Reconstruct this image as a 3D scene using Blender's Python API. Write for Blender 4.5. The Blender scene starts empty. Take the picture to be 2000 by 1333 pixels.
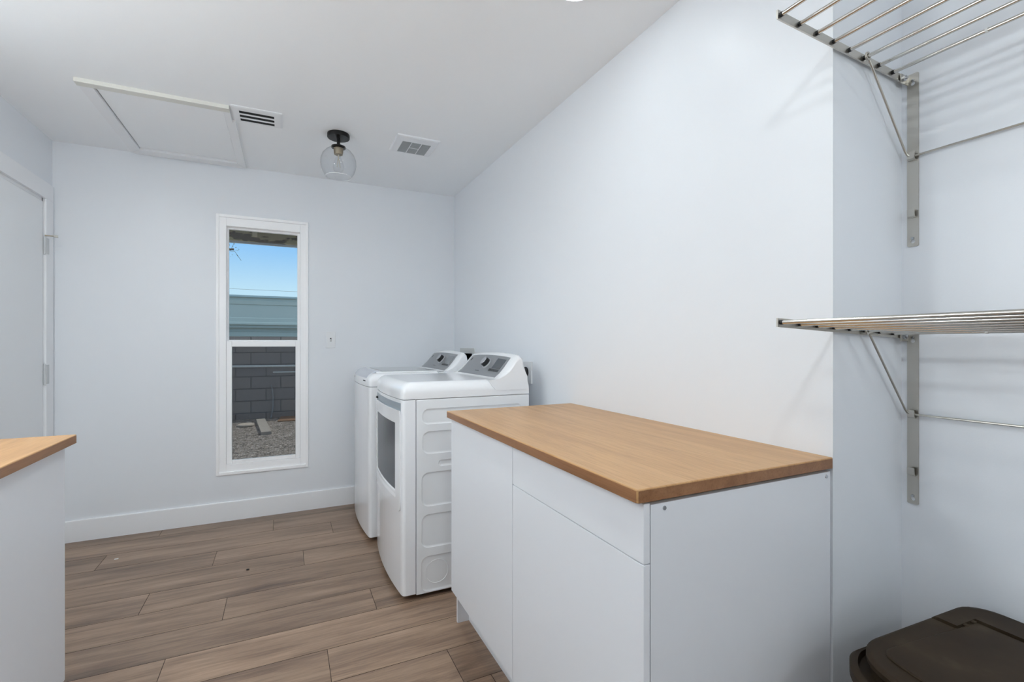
import bpy, bmesh, math, random
from mathutils import Vector, Matrix

random.seed(7)
SC = bpy.context.scene
COL = SC.collection
PI = math.pi

# ------------------------------------------------------------------ helpers
def lin(c):
    return c / 12.92 if c <= 0.04045 else ((c + 0.055) / 1.055) ** 2.4

def rgb(r, g, b):
    return (lin(r / 255), lin(g / 255), lin(b / 255), 1.0)

def new_mat(name):
    m = bpy.data.materials.new(name)
    m.use_nodes = True
    nt = m.node_tree
    return m, nt, nt.nodes['Principled BSDF']

def node(nt, kind, **kw):
    n = nt.nodes.new(kind)
    for k, v in kw.items():
        setattr(n, k, v)
    return n

def simple(name, col, rough=0.5, metal=0.0, spec=0.5, coat=0.0, bump=None, bump_strength=0.1, bump_dist=0.001, var=0.0):
    """a plain material with an optional fine bump and a faint tonal variation"""
    m, nt, p = new_mat(name)
    p.inputs['Base Color'].default_value = col
    p.inputs['Roughness'].default_value = rough
    p.inputs['Metallic'].default_value = metal
    p.inputs['Specular IOR Level'].default_value = spec
    p.inputs['Coat Weight'].default_value = coat
    p.inputs['Coat Roughness'].default_value = 0.05
    tc = node(nt, 'ShaderNodeTexCoord')
    if bump:
        nz = node(nt, 'ShaderNodeTexNoise')
        nz.inputs['Scale'].default_value = bump
        nz.inputs['Detail'].default_value = 2.0
        bp = node(nt, 'ShaderNodeBump')
        bp.inputs['Strength'].default_value = bump_strength
        bp.inputs['Distance'].default_value = bump_dist
        nt.links.new(tc.outputs['Object'], nz.inputs['Vector'])
        nt.links.new(nz.outputs['Fac'], bp.inputs['Height'])
        nt.links.new(bp.outputs['Normal'], p.inputs['Normal'])
    if var:
        nz = node(nt, 'ShaderNodeTexNoise')
        nz.inputs['Scale'].default_value = 3.0
        nz.inputs['Detail'].default_value = 5.0
        mx = node(nt, 'ShaderNodeMix', data_type='RGBA')
        mx.inputs[6].default_value = col
        mx.inputs[7].default_value = (col[0] * (1 - var), col[1] * (1 - var), col[2] * (1 - var), 1)
        nt.links.new(tc.outputs['Object'], nz.inputs['Vector'])
        nt.links.new(nz.outputs['Fac'], mx.inputs[0])
        nt.links.new(mx.outputs[2], p.inputs['Base Color'])
    return m

def ramp(nt, stops):
    r = node(nt, 'ShaderNodeValToRGB')
    cr = r.color_ramp
    while len(cr.elements) > 1:
        cr.elements.remove(cr.elements[-1])
    cr.elements[0].position = stops[0][0]
    cr.elements[0].color = stops[0][1]
    for pos, c in stops[1:]:
        e = cr.elements.new(pos)
        e.color = c
    return r

def emis(name, col, strength):
    m, nt, p = new_mat(name)
    p.inputs['Base Color'].default_value = (0.8, 0.8, 0.8, 1)
    p.inputs['Emission Color'].default_value = col
    p.inputs['Emission Strength'].default_value = strength
    return m

# ---- mesh building ---------------------------------------------------------
def box(bm, lo, hi, bev=0.0, seg=2):
    r = bmesh.ops.create_cube(bm, size=1.0)
    vs = r['verts']
    for v in vs:
        v.co = Vector([lo[i] + (v.co[i] + 0.5) * (hi[i] - lo[i]) for i in range(3)])
    if bev > 0:
        es = list({e for v in vs for e in v.link_edges})
        bmesh.ops.bevel(bm, geom=es, offset=bev, segments=seg, profile=0.5, affect='EDGES')

def cyl(bm, p0, p1, r0, r1=None, seg=20):
    r1 = r0 if r1 is None else r1
    p0, p1 = Vector(p0), Vector(p1)
    d = p1 - p0
    q = d.to_track_quat('Z', 'Y').to_matrix().to_4x4()
    mt = Matrix.Translation((p0 + p1) / 2) @ q
    bmesh.ops.create_cone(bm, cap_ends=True, cap_tris=False, segments=seg, radius1=r0, radius2=r1, depth=d.length, matrix=mt)

def tube(bm, pts, r, seg=10, caps=True):
    pts = [Vector(p) for p in pts]
    rings = []
    up = None
    for i, p in enumerate(pts):
        if i == 0:
            t = pts[1] - pts[0]
        elif i == len(pts) - 1:
            t = pts[-1] - pts[-2]
        else:
            t = (pts[i + 1] - p).normalized() + (p - pts[i - 1]).normalized()
        t.normalize()
        if up is None:
            up = Vector((0, 0, 1)) if abs(t.z) < 0.9 else Vector((1, 0, 0))
        a = (up - t * up.dot(t)).normalized()
        b = t.cross(a)
        up = a
        rings.append([bm.verts.new(p + a * (r * math.cos(2 * PI * k / seg)) + b * (r * math.sin(2 * PI * k / seg))) for k in range(seg)])
    for i in range(len(rings) - 1):
        for k in range(seg):
            bm.faces.new((rings[i][k], rings[i][(k + 1) % seg], rings[i + 1][(k + 1) % seg], rings[i + 1][k]))
    if caps:
        bm.faces.new(rings[0][::-1])
        bm.faces.new(rings[-1])

def lathe(bm, c, prof, seg=32, closed=False, caps=True):
    """prof: list of (radius, z) turned about the vertical through c"""
    rings = []
    for r, z in prof:
        rings.append([bm.verts.new((c[0] + r * math.cos(2 * PI * k / seg), c[1] + r * math.sin(2 * PI * k / seg), c[2] + z)) for k in range(seg)])
    n = len(rings)
    for i in range(n if closed else n - 1):
        A, B = rings[i], rings[(i + 1) % n]
        for k in range(seg):
            bm.faces.new((A[k], A[(k + 1) % seg], B[(k + 1) % seg], B[k]))
    if caps and not closed:
        bm.faces.new(rings[0][::-1])
        bm.faces.new(rings[-1])

def loft(bm, loops, cap0=True, cap1=True, close=True):
    rs = [[bm.verts.new(p) for p in lp] for lp in loops]
    n = len(rs[0])
    for i in range(len(rs) - 1):
        for k in range(n if close else n - 1):
            bm.faces.new((rs[i][k], rs[i][(k + 1) % n], rs[i + 1][(k + 1) % n], rs[i + 1][k]))
    if cap0:
        bm.faces.new(rs[0][::-1])
    if cap1:
        bm.faces.new(rs[-1])

def prism(bm, poly, axis, a, b):
    """poly: 2-D points in the plane normal to axis (0 x, 1 y, 2 z), extruded from a to b"""
    def mk(p, t):
        q = list(p)
        q.insert(axis, t)
        return q
    loft(bm, [[mk(p, a) for p in poly], [mk(p, b) for p in poly]])

def rrect(x0, x1, y0, y1, r, n=5):
    out = []
    for cx, cy, a0 in ((x1 - r, y1 - r, 0), (x0 + r, y1 - r, PI / 2), (x0 + r, y0 + r, PI), (x1 - r, y0 + r, 1.5 * PI)):
        for k in range(n + 1):
            a = a0 + PI / 2 * k / n
            out.append((cx + r * math.cos(a), cy + r * math.sin(a)))
    return out

def sheet(bm, P, us, vs, keep=None, thick=None):
    """a surface P(u, v) over a grid with optional holes; thick: vector function for the back side"""
    g = [[bm.verts.new(P(u, v)) for v in vs] for u in us]
    fs = []
    for i in range(len(us) - 1):
        for j in range(len(vs) - 1):
            if keep is None or keep((us[i] + us[i + 1]) / 2, (vs[j] + vs[j + 1]) / 2):
                fs.append(bm.faces.new((g[i][j], g[i + 1][j], g[i + 1][j + 1], g[i][j + 1])))
    if thick is not None:
        r = bmesh.ops.extrude_face_region(bm, geom=fs)
        vv = [e for e in r['geom'] if isinstance(e, bmesh.types.BMVert)]
        bmesh.ops.translate(bm, verts=vv, vec=Vector(thick))
    loose = [v for v in bm.verts if not v.link_faces]
    bmesh.ops.delete(bm, geom=loose, context='VERTS')

def world_loc(o):
    v = Vector((0, 0, 0))
    while o is not None:
        v += o.location
        o = o.parent
    return v

def obj(name, bm, m, parent=None, angle=35.0, loc=None, label=None, wn=True, uv=False):
    """link a mesh built in world coordinates; a child keeps its verts relative to its parent"""
    bmesh.ops.recalc_face_normals(bm, faces=bm.faces)
    off = world_loc(parent) if parent is not None else Vector(loc) if loc is not None else Vector((0, 0, 0))
    bmesh.ops.translate(bm, verts=bm.verts, vec=-off)
    me = bpy.data.meshes.new(name)
    bm.to_mesh(me)
    bm.free()
    me.materials.append(m)
    me.shade_smooth()
    me.set_sharp_from_angle(angle=math.radians(angle))
    o = bpy.data.objects.new(name, me)
    COL.objects.link(o)
    if parent is not None:
        o.parent = parent
    elif loc is not None:
        o.location = loc
    if wn:
        md = o.modifiers.new('weighted', 'WEIGHTED_NORMAL')
        md.keep_sharp = True
    if label:
        o['label'] = label
    return o

def cut(o, bm):
    """subtract a closed bmesh (world coordinates) from o"""
    off = world_loc(o)
    bmesh.ops.recalc_face_normals(bm, faces=bm.faces)
    bmesh.ops.translate(bm, verts=bm.verts, vec=-off)
    me = bpy.data.meshes.new('cut')
    bm.to_mesh(me)
    bm.free()
    c = bpy.data.objects.new('cut', me)
    COL.objects.link(c)
    c.location = off
    wn = o.modifiers.get('weighted')
    if wn:
        o.modifiers.remove(wn)
    md = o.modifiers.new('cut', 'BOOLEAN')
    md.operation = 'DIFFERENCE'
    md.solver = 'EXACT'
    md.object = c
    bpy.context.view_layer.update()
    dg = bpy.context.evaluated_depsgraph_get()
    new = bpy.data.meshes.new_from_object(o.evaluated_get(dg))
    o.modifiers.remove(md)
    o.data = new
    new.set_sharp_from_angle(angle=math.radians(35))
    bpy.data.objects.remove(c)
    bpy.data.meshes.remove(me)
    md = o.modifiers.new('weighted', 'WEIGHTED_NORMAL')
    md.keep_sharp = True

def tag(o, label, cat, group=None, kind=None):
    o['label'] = label
    o['category'] = cat
    if group:
        o['group'] = group
    if kind:
        o['kind'] = kind
    return o

def thing(name, label, cat, loc, group=None, kind=None):
    o = bpy.data.objects.new(name, None)
    COL.objects.link(o)
    o.location = loc
    o.empty_display_size = 0.05
    return tag(o, label, cat, group, kind)

def dup(root, loc, label):
    r = root.copy()
    COL.objects.link(r)
    r.location = loc
    r['label'] = label
    for ch in list(root.children):
        c = ch.copy()
        COL.objects.link(c)
        c.parent = r
        for g in ch.children:
            d = g.copy()
            COL.objects.link(d)
            d.parent = c
    return r

B = bmesh.new

# ------------------------------------------------------------------ materials
PAINT = simple('wall_paint', rgb(232, 235, 239), rough=0.36, spec=0.40, bump=260, bump_strength=0.18, bump_dist=0.0006)
CEIL = simple('ceiling_paint', rgb(247, 249, 251), rough=0.6, spec=0.3, bump=260, bump_strength=0.18, bump_dist=0.0006)
TRIM = simple('trim_paint', rgb(240, 241, 243), rough=0.32, spec=0.45)
CREAM = simple('cream_trim_paint', rgb(222, 221, 214), rough=0.4)
DOORP = simple('door_paint', rgb(238, 240, 242), rough=0.35)
VINYL = simple('window_vinyl', rgb(254, 254, 255), rough=0.3, spec=0.5)
MELAM = simple('white_melamine', rgb(232, 234, 238), rough=0.35, spec=0.4)
ENAMEL = simple('white_enamel', rgb(243, 244, 246), rough=0.16, spec=0.5, coat=0.3)
SIDEPAINT = simple('satin_side_enamel', rgb(240, 241, 242), rough=0.35, spec=0.4)
PLASTIC = simple('white_plastic', rgb(232, 234, 236), rough=0.3)
GREYPAN = simple('silver_grey_panel', rgb(150, 152, 155), rough=0.38, metal=0.35)
LIDGLASS = simple('grey_lid_glass', rgb(150, 154, 152), rough=0.08, spec=0.6)
HANDLEGREY = simple('pearl_handle', rgb(200, 203, 212), rough=0.22, spec=0.5)
RECESS = simple('recess_grey', rgb(150, 160, 168), rough=0.3)
BLACK = simple('black_plastic', rgb(22, 23, 25), rough=0.35)
GAP = simple('gap_shade', rgb(14, 15, 18), rough=0.8)  # near-black that puts the shade of slots and gaps into the colour
SCREEN = simple('display_grey', rgb(70, 75, 80), rough=0.2)
DARKGLASS = simple('smoked_door_glass', rgb(64, 68, 74), rough=0.25, spec=0.5, bump=900, bump_strength=0.15)
STEEL = simple('brushed_steel', rgb(196, 192, 184), rough=0.34, metal=1.0, bump=500, bump_strength=0.05)
CHROME = simple('polished_steel_tube', rgb(205, 202, 196), rough=0.16, metal=1.0)
ZINC = simple('zinc_screw', rgb(190, 192, 195), rough=0.25, metal=1.0)
BRONZE = simple('matte_black_metal', rgb(24, 23, 24), rough=0.4, metal=0.4)
NICKEL = simple('aged_nickel', rgb(165, 152, 132), rough=0.35, metal=0.9)
VENTW = simple('vent_white', rgb(236, 238, 241), rough=0.4)
GRILLE = simple('grille_grey', rgb(96, 98, 100), rough=0.6)
HINGE = simple('painted_hinge', rgb(204, 206, 208), rough=0.4)
RUBBER = simple('rubber_tip', rgb(205, 203, 196), rough=0.7)

LAMPCOL = (0.895, 0.968, 0.992, 1)

def schlick(nt, f0):
    lw = node(nt, 'ShaderNodeLayerWeight')
    lw.inputs['Blend'].default_value = 0.5
    pw = node(nt, 'ShaderNodeMath', operation='POWER')
    pw.inputs[1].default_value = 4.0
    nt.links.new(lw.outputs['Facing'], pw.inputs[0])
    mr = node(nt, 'ShaderNodeMapRange')
    mr.inputs['To Min'].default_value = f0
    mr.inputs['To Max'].default_value = 0.7
    nt.links.new(pw.outputs[0], mr.inputs['Value'])
    return mr

def glass_thin():
    m, nt, p = new_mat('window_glass')
    nt.nodes.remove(p)
    out = nt.nodes['Material Output']
    t = node(nt, 'ShaderNodeBsdfTransparent')
    t.inputs['Color'].default_value = (0.95, 0.97, 0.97, 1)
    g = node(nt, 'ShaderNodeBsdfGlossy')
    g.inputs['Roughness'].default_value = 0.01
    f = schlick(nt, 0.03)
    mx = node(nt, 'ShaderNodeMixShader')
    nt.links.new(f.outputs[0], mx.inputs[0])
    nt.links.new(t.outputs[0], mx.inputs[1])
    nt.links.new(g.outputs[0], mx.inputs[2])
    nt.links.new(mx.outputs[0], out.inputs['Surface'])
    return m
PANE = glass_thin()

def screen_mesh():
    m, nt, p = new_mat('insect_mesh')
    nt.nodes.remove(p)
    out = nt.nodes['Material Output']
    t = node(nt, 'ShaderNodeBsdfTransparent')
    d = node(nt, 'ShaderNodeBsdfDiffuse')
    d.inputs['Color'].default_value = rgb(44, 47, 56)
    mx = node(nt, 'ShaderNodeMixShader')
    mx.inputs[0].default_value = 0.34
    nt.links.new(t.outputs[0], mx.inputs[1])
    nt.links.new(d.outputs[0], mx.inputs[2])
    nt.links.new(mx.outputs[0], out.inputs['Surface'])
    return m
MESHM = screen_mesh()

def glass_bulb():
    m, nt, p = new_mat('clear_glass')
    nt.nodes.remove(p)
    out = nt.nodes['Material Output']
    t = node(nt, 'ShaderNodeBsdfTransparent')
    t.inputs['Color'].default_value = (0.965, 0.97, 0.975, 1)
    g = node(nt, 'ShaderNodeBsdfGlossy')
    g.inputs['Roughness'].default_value = 0.02
    f = schlick(nt, 0.02)
    mx = node(nt, 'ShaderNodeMixShader')
    nt.links.new(f.outputs[0], mx.inputs[0])
    nt.links.new(t.outputs[0], mx.inputs[1])
    nt.links.new(g.outputs[0], mx.inputs[2])
    nt.links.new(mx.outputs[0], out.inputs['Surface'])
    return m
CLEAR = glass_bulb()

def wood_floor():
    m, nt, p = new_mat('walnut_plank')
    uv = node(nt, 'ShaderNodeUVMap')
    sep = node(nt, 'ShaderNodeSeparateXYZ')
    nt.links.new(uv.outputs[0], sep.inputs[0])
    def vec(su, sv):
        mp = node(nt, 'ShaderNodeMapping')
        mp.inputs['Scale'].default_value = (su, sv, 1)
        nt.links.new(uv.outputs[0], mp.inputs['Vector'])
        return mp
    # broad streaks
    n1 = node(nt, 'ShaderNodeTexNoise')
    n1.inputs['Scale'].default_value = 1.0
    n1.inputs['Detail'].default_value = 9.0
    n1.inputs['Roughness'].default_value = 0.70
    n1.inputs['Distortion'].default_value = 0.4
    nt.links.new(vec(1.0, 11.0).outputs[0], n1.inputs['Vector'])
    # fine grain
    n2 = node(nt, 'ShaderNodeTexNoise')
    n2.inputs['Scale'].default_value = 1.0
    n2.inputs['Detail'].default_value = 6.0
    n2.inputs['Roughness'].default_value = 0.7
    nt.links.new(vec(5.0, 100.0).outputs[0], n2.inputs['Vector'])
    # knots
    n3 = node(nt, 'ShaderNodeTexNoise')
    n3.inputs['Scale'].default_value = 1.0
    n3.inputs['Detail'].default_value = 3.0
    nt.links.new(vec(3.0, 9.0).outputs[0], n3.inputs['Vector'])
    r1 = ramp(nt, [(0.27, rgb(84, 66, 54)), (0.42, rgb(130, 106, 88)), (0.56, rgb(160, 133, 111)), (0.74, rgb(180, 153, 130))])
    nt.links.new(n1.outputs['Fac'], r1.inputs[0])
    r2 = ramp(nt, [(0.3, (0.72, 0.71, 0.70, 1)), (0.6, (1.06, 1.06, 1.06, 1))])
    nt.links.new(n2.outputs['Fac'], r2.inputs[0])
    r3 = ramp(nt, [(0.24, (0.5, 0.46, 0.44, 1)), (0.36, (1, 1, 1, 1))])
    nt.links.new(n3.outputs['Fac'], r3.inputs[0])
    mA = node(nt, 'ShaderNodeMix', data_type='RGBA', blend_type='MULTIPLY')
    mA.inputs[0].default_value = 1.0
    nt.links.new(r1.outputs[0], mA.inputs[6])
    nt.links.new(r2.outputs[0], mA.inputs[7])
    mB = node(nt, 'ShaderNodeMix', data_type='RGBA', blend_type='MULTIPLY')
    mB.inputs[0].default_value = 0.6
    nt.links.new(mA.outputs[2], mB.inputs[6])
    nt.links.new(r3.outputs[0], mB.inputs[7])
    # each plank a little lighter or darker
    at = node(nt, 'ShaderNodeAttribute', attribute_name='plank')
    mr = node(nt, 'ShaderNodeMapRange')
    mr.inputs['To Min'].default_value = 0.80
    mr.inputs['To Max'].default_value = 1.1
    nt.links.new(at.outputs['Fac'], mr.inputs['Value'])
    mC = node(nt, 'ShaderNodeVectorMath', operation='SCALE')
    nt.links.new(mB.outputs[2], mC.inputs[0])
    nt.links.new(mr.outputs[0], mC.inputs['Scale'])
    nt.links.new(mC.outputs[0], p.inputs['Base Color'])
    rr = node(nt, 'ShaderNodeMapRange')
    rr.inputs['To Min'].default_value = 0.26
    rr.inputs['To Max'].default_value = 0.38
    nt.links.new(n2.outputs['Fac'], rr.inputs['Value'])
    nt.links.new(rr.outputs[0], p.inputs['Roughness'])
    p.inputs['Specular IOR Level'].default_value = 0.5
    bp = node(nt, 'ShaderNodeBump')
    bp.inputs['Strength'].default_value = 0.25
    bp.inputs['Distance'].default_value = 0.0006
    nt.links.new(n2.outputs['Fac'], bp.inputs['Height'])
    nt.links.new(bp.outputs[0], p.inputs['Normal'])
    return m
FLOORM = wood_floor()

def oak(name, stops):
    m, nt, p = new_mat(name)
    tc = node(nt, 'ShaderNodeTexCoord')
    def nz(scale, detail, dist=0.0):
        mp = node(nt, 'ShaderNodeMapping')
        mp.inputs['Scale'].default_value = scale
        n = node(nt, 'ShaderNodeTexNoise')
        n.inputs['Scale'].default_value = 1.0
        n.inputs['Detail'].default_value = detail
        n.inputs['Roughness'].default_value = 0.6
        n.inputs['Distortion'].default_value = dist
        nt.links.new(tc.outputs['Object'], mp.inputs['Vector'])
        nt.links.new(mp.outputs[0], n.inputs['Vector'])
        return n
    a = nz((26, 1.3, 26), 5, 0.4)
    b = nz((260, 12, 260), 3)
    ra = ramp(nt, stops)
    nt.links.new(a.outputs['Fac'], ra.inputs[0])
    rb = ramp(nt, [(0.30, (0.84, 0.82, 0.79, 1)), (0.52, (1.02, 1.02, 1.02, 1))])
    nt.links.new(b.outputs['Fac'], rb.inputs[0])
    mx = node(nt, 'ShaderNodeMix', data_type='RGBA', blend_type='MULTIPLY')
    mx.inputs[0].default_value = 1.0
    nt.links.new(ra.outputs[0], mx.inputs[6])
    nt.links.new(rb.outputs[0], mx.inputs[7])
    nt.links.new(mx.outputs[2], p.inputs['Base Color'])
    p.inputs['Roughness'].default_value = 0.36
    p.inputs['Specular IOR Level'].default_value = 0.45
    return m
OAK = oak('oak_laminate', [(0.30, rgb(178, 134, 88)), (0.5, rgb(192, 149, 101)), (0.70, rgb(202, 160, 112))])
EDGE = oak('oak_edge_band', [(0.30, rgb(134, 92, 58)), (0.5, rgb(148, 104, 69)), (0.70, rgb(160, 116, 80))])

def bin_mat():
    m, nt, p = new_mat('brown_bin_plastic')
    tc = node(nt, 'ShaderNodeTexCoord')
    n = node(nt, 'ShaderNodeTexNoise')
    n.inputs['Scale'].default_value = 7.0
    n.inputs['Detail'].default_value = 6.0
    nt.links.new(tc.outputs['Object'], n.inputs['Vector'])
    r = ramp(nt, [(0.35, rgb(44, 34, 24)), (0.6, rgb(54, 43, 31)), (0.82, rgb(78, 68, 54))])
    nt.links.new(n.outputs['Fac'], r.inputs[0])
    nt.links.new(r.outputs[0], p.inputs['Base Color'])
    p.inputs['Roughness'].default_value = 0.55
    p.inputs['Specular IOR Level'].default_value = 0.16
    return m
BINM = bin_mat()

def block_mat():
    m, nt, p = new_mat('concrete_block')
    tc = node(nt, 'ShaderNodeTexCoord')
    mp = node(nt, 'ShaderNodeMapping')
    mp.inputs['Rotation'].default_value = (PI / 2, 0, 0)
    mp.inputs['Location'].default_value = (0.07, 0.05, 0)
    br = node(nt, 'ShaderNodeTexBrick')
    br.inputs['Scale'].default_value = 1.0
    br.inputs['Brick Width'].default_value = 0.45
    br.inputs['Row Height'].default_value = 0.2032
    br.inputs['Mortar Size'].default_value = 0.0085
    br.inputs['Color1'].default_value = rgb(164, 156, 150)
    br.inputs['Color2'].default_value = rgb(150, 146, 146)
    br.inputs['Mortar'].default_value = rgb(108, 104, 104)
    n = node(nt, 'ShaderNodeTexNoise')
    n.inputs['Scale'].default_value = 60.0
    n.inputs['Detail'].default_value = 6.0
    nt.links.new(tc.outputs['Object'], mp.inputs['Vector'])
    nt.links.new(mp.outputs[0], br.inputs['Vector'])
    nt.links.new(tc.outputs['Object'], n.inputs['Vector'])
    r = ramp(nt, [(0.3, (0.7, 0.7, 0.7, 1)), (0.7, (1, 1, 1, 1))])
    nt.links.new(n.outputs['Fac'], r.inputs[0])
    mx = node(nt, 'ShaderNodeMix', data_type='RGBA', blend_type='MULTIPLY')
    mx.inputs[0].default_value = 1.0
    nt.links.new(br.outputs['Color'], mx.inputs[6])
    nt.links.new(r.outputs[0], mx.inputs[7])
    nt.links.new(mx.outputs[2], p.inputs['Base Color'])
    p.inputs['Roughness'].default_value = 0.95
    bp = node(nt, 'ShaderNodeBump')
    bp.inputs['Strength'].default_value = 0.5
    bp.inputs['Distance'].default_value = 0.01
    bp.invert = True
    nt.links.new(br.outputs['Fac'], bp.inputs['Height'])
    nt.links.new(bp.outputs[0], p.inputs['Normal'])
    return m
BLOCK = block_mat()

def gravel_mat():
    m, nt, p = new_mat('gravel')
    tc = node(nt, 'ShaderNodeTexCoord')
    v = node(nt, 'ShaderNodeTexVoronoi')
    v.inputs['Scale'].default_value = 38.0
    nt.links.new(tc.outputs['Object'], v.inputs['Vector'])
    r = ramp(nt, [(0.0, rgb(92, 88, 84)), (0.45, rgb(150, 142, 134)), (0.75, rgb(176, 168, 160)), (1.0, rgb(200, 194, 188))])
    sp = node(nt, 'ShaderNodeSeparateColor')
    nt.links.new(v.outputs['Color'], sp.inputs[0])
    nt.links.new(sp.outputs[0], r.inputs[0])
    nt.links.new(r.outputs[0], p.inputs['Base Color'])
    p.inputs['Roughness'].default_value = 0.95
    bp = node(nt, 'ShaderNodeBump')
    bp.inputs['Strength'].default_value = 1.0
    bp.inputs['Distance'].default_value = 0.03
    bp.invert = True
    nt.links.new(v.outputs['Distance'], bp.inputs['Height'])
    nt.links.new(bp.outputs[0], p.inputs['Normal'])
    return m
GRAVEL = gravel_mat()

def peeling():
    m, nt, p = new_mat('peeling_eave_paint')
    tc = node(nt, 'ShaderNodeTexCoord')
    mp = node(nt, 'ShaderNodeMapping')
    mp.inputs['Scale'].default_value = (5.0, 5.0, 14.0)
    n = node(nt, 'ShaderNodeTexNoise')
    n.inputs['Scale'].default_value = 1.0
    n.inputs['Detail'].default_value = 5.0
    nt.links.new(tc.outputs['Object'], mp.inputs['Vector'])
    nt.links.new(mp.outputs[0], n.inputs['Vector'])
    r = ramp(nt, [(0.46, rgb(84, 78, 72)), (0.49, rgb(176, 170, 138))])
    nt.links.new(n.outputs['Fac'], r.inputs[0])
    nt.links.new(r.outputs[0], p.inputs['Base Color'])
    p.inputs['Roughness'].default_value = 0.8
    return m
PEEL = peeling()
TEAL = simple('teal_siding_paint', rgb(190, 208, 204), rough=0.4, var=0.06)
PALEPAINT = simple('pale_drip_edge', rgb(190, 198, 205), rough=0.5)
BLOCKPAINT = simple('pale_rafter_paint', rgb(210, 205, 180), rough=0.7)
GREYWOOD = simple('weathered_plank', rgb(182, 176, 168), rough=0.85, var=0.25)
PLY = simple('plywood_scrap', rgb(150, 118, 92), rough=0.85, var=0.25)
STONE = simple('pale_stone', rgb(198, 188, 176), rough=0.9, var=0.15)
PVC = simple('white_pipe', rgb(222, 230, 230), rough=0.4)
BARK = simple('bark', rgb(84, 70, 58), rough=0.9)
LEAF = simple('leaf', rgb(92, 104, 84), rough=0.7)
WIRE = simple('cable_grey', rgb(120, 130, 140), rough=0.6)
STUCCO = simple('exterior_stucco', rgb(190, 184, 172), rough=0.9)

# ------------------------------------------------------------------ room dimensions (metres)
XR, XL, XA = 1.271, -1.27, 1.592      # right wall, left wall, alcove wall
YB, YE, YF = 3.79, 0.7505, -1.75      # back wall, end of the right wall, wall behind the camera
H = 2.44

def structure(name, bm, m, label, cat, **kw):
    o = obj(name, bm, m, **kw)
    return tag(o, label, cat, kind='structure')

# floor: planks 1.2 m long in rows 0.2055 m wide, running along x
def build_floor():
    bm = B()
    uvl = bm.loops.layers.uv.new('UVMap')
    at = bm.faces.layers.float.new('plank')
    pitch = 0.2055
    joints = {-1: -0.72, 0: -0.072, 1: 0.278, 2: -0.36, 3: 0.094, 4: -0.594, 5: -0.25, 6: 0.378, 7: -0.416, 8: 0.15, 9: 0.578}
    x0, x1 = XL - 0.02, 1.64
    g = 0.0011
    k = -1
    while True:
        ya = 3.665 - pitch * (k + 1)
        yb = ya + pitch
        if yb < YF - 0.2:
            break
        j = joints.get(k, random.uniform(-0.6, 0.6))
        cuts = [x0]
        q = j - 1.2 * 3
        while q < x1:
            if q > x0 + 0.01:
                cuts.append(q)
            q += 1.2
        cuts.append(x1)
        yb2 = min(yb, YB + 0.02)
        for a, b in zip(cuts[:-1], cuts[1:]):
            ru, rv, rp = random.uniform(0, 40), random.uniform(0, 40), random.random()
            top = [(a + g, ya + g, 0), (b - g, ya + g, 0), (b - g, yb2 - g, 0), (a + g, yb2 - g, 0)]
            bot = [(a, ya, -0.0022), (b, ya, -0.0022), (b, yb2, -0.0022), (a, yb2, -0.0022)]
            tv = [bm.verts.new(p) for p in top]
            bv = [bm.verts.new(p) for p in bot]
            fs = [bm.faces.new(tv)]
            inn = [bm.verts.new((v.co.x, v.co.y, -0.0022)) for v in tv]
            for i in range(4):
                fs.append(bm.faces.new((inn[i], inn[(i + 1) % 4], tv[(i + 1) % 4], tv[i])))
                gf = bm.faces.new((bv[i], bv[(i + 1) % 4], inn[(i + 1) % 4], inn[i]))
                gf.material_index = 1
                fs[-1].material_index = 1
            for f in fs:
                f[at] = rp
                for lp in f.loops:
                    lp[uvl].uv = (lp.vert.co.x + ru, lp.vert.co.y + rv)
        k += 1
    # the slab the planks lie on
    n0 = len(bm.faces)
    box(bm, (x0, YF - 0.2, -0.12), (x1, YB + 0.02, -0.0024))
    o = structure('floor', bm, FLOORM, 'brown wood plank floor with dark grain streaks', 'floor', angle=20, wn=False)
    o.data.materials.append(simple('plank_joint', rgb(58, 44, 36), rough=0.8))
    return o
build_floor()

def wall(name, lo, hi, label, bev=0.0):
    bm = B()
    box(bm, lo, hi, bev)
    return structure(name, bm, PAINT, label, 'wall')

bm = B(); box(bm, (-1.45, YF - 0.15, H), (1.8, YB + 0.15, H + 0.12))
ceil = structure('ceiling', bm, CEIL, 'flat white ceiling over the laundry room', 'ceiling')

wb = wall('wall_back', (XL - 0.15, YB, -0.12), (XR + 0.5, YB + 0.15, H), 'white back wall with the tall window')
WX0, WX1, WZ0, WZ1 = -0.426, 0.152, 0.313, 2.100      # window opening
bm = B(); box(bm, (WX0, YB - 0.1, WZ0), (WX1, YB + 0.3, WZ1)); cut(wb, bm)
wr = wall('wall_right', (XR, YE, -0.12), (1.76, YB + 0.02, H), 'white right wall behind the washer, dryer and cabinet')
wall('wall_alcove', (XA, YF, -0.12), (1.76, YE + 0.01, H), 'white alcove wall carrying the two steel racks')
wl = wall('wall_left', (XL - 0.15, YF, -0.12), (XL, YB + 0.02, H), 'white left wall with the flush door')
DY0, DY1, DZ = 2.86, 3.672, 2.062
bm = B(); box(bm, (XL - 0.3, DY0 - 0.012, -0.2), (XL + 0.1, DY1 + 0.0, DZ)); cut(wl, bm)
wall('wall_front', (XL - 0.15, YF - 0.15, -0.12), (1.76, YF, H), 'white wall behind the camera')

# baseboard on the back wall
bm = B()
prism(bm, [(YB + 0.002, 0.0), (YB - 0.015, 0.0), (YB - 0.015, 0.124), (YB - 0.011, 0.130), (YB + 0.002, 0.130)], 0, XL, XR)
structure('baseboard_back', bm, TRIM, 'plain white baseboard along the back wall under the window', 'baseboard')

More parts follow.
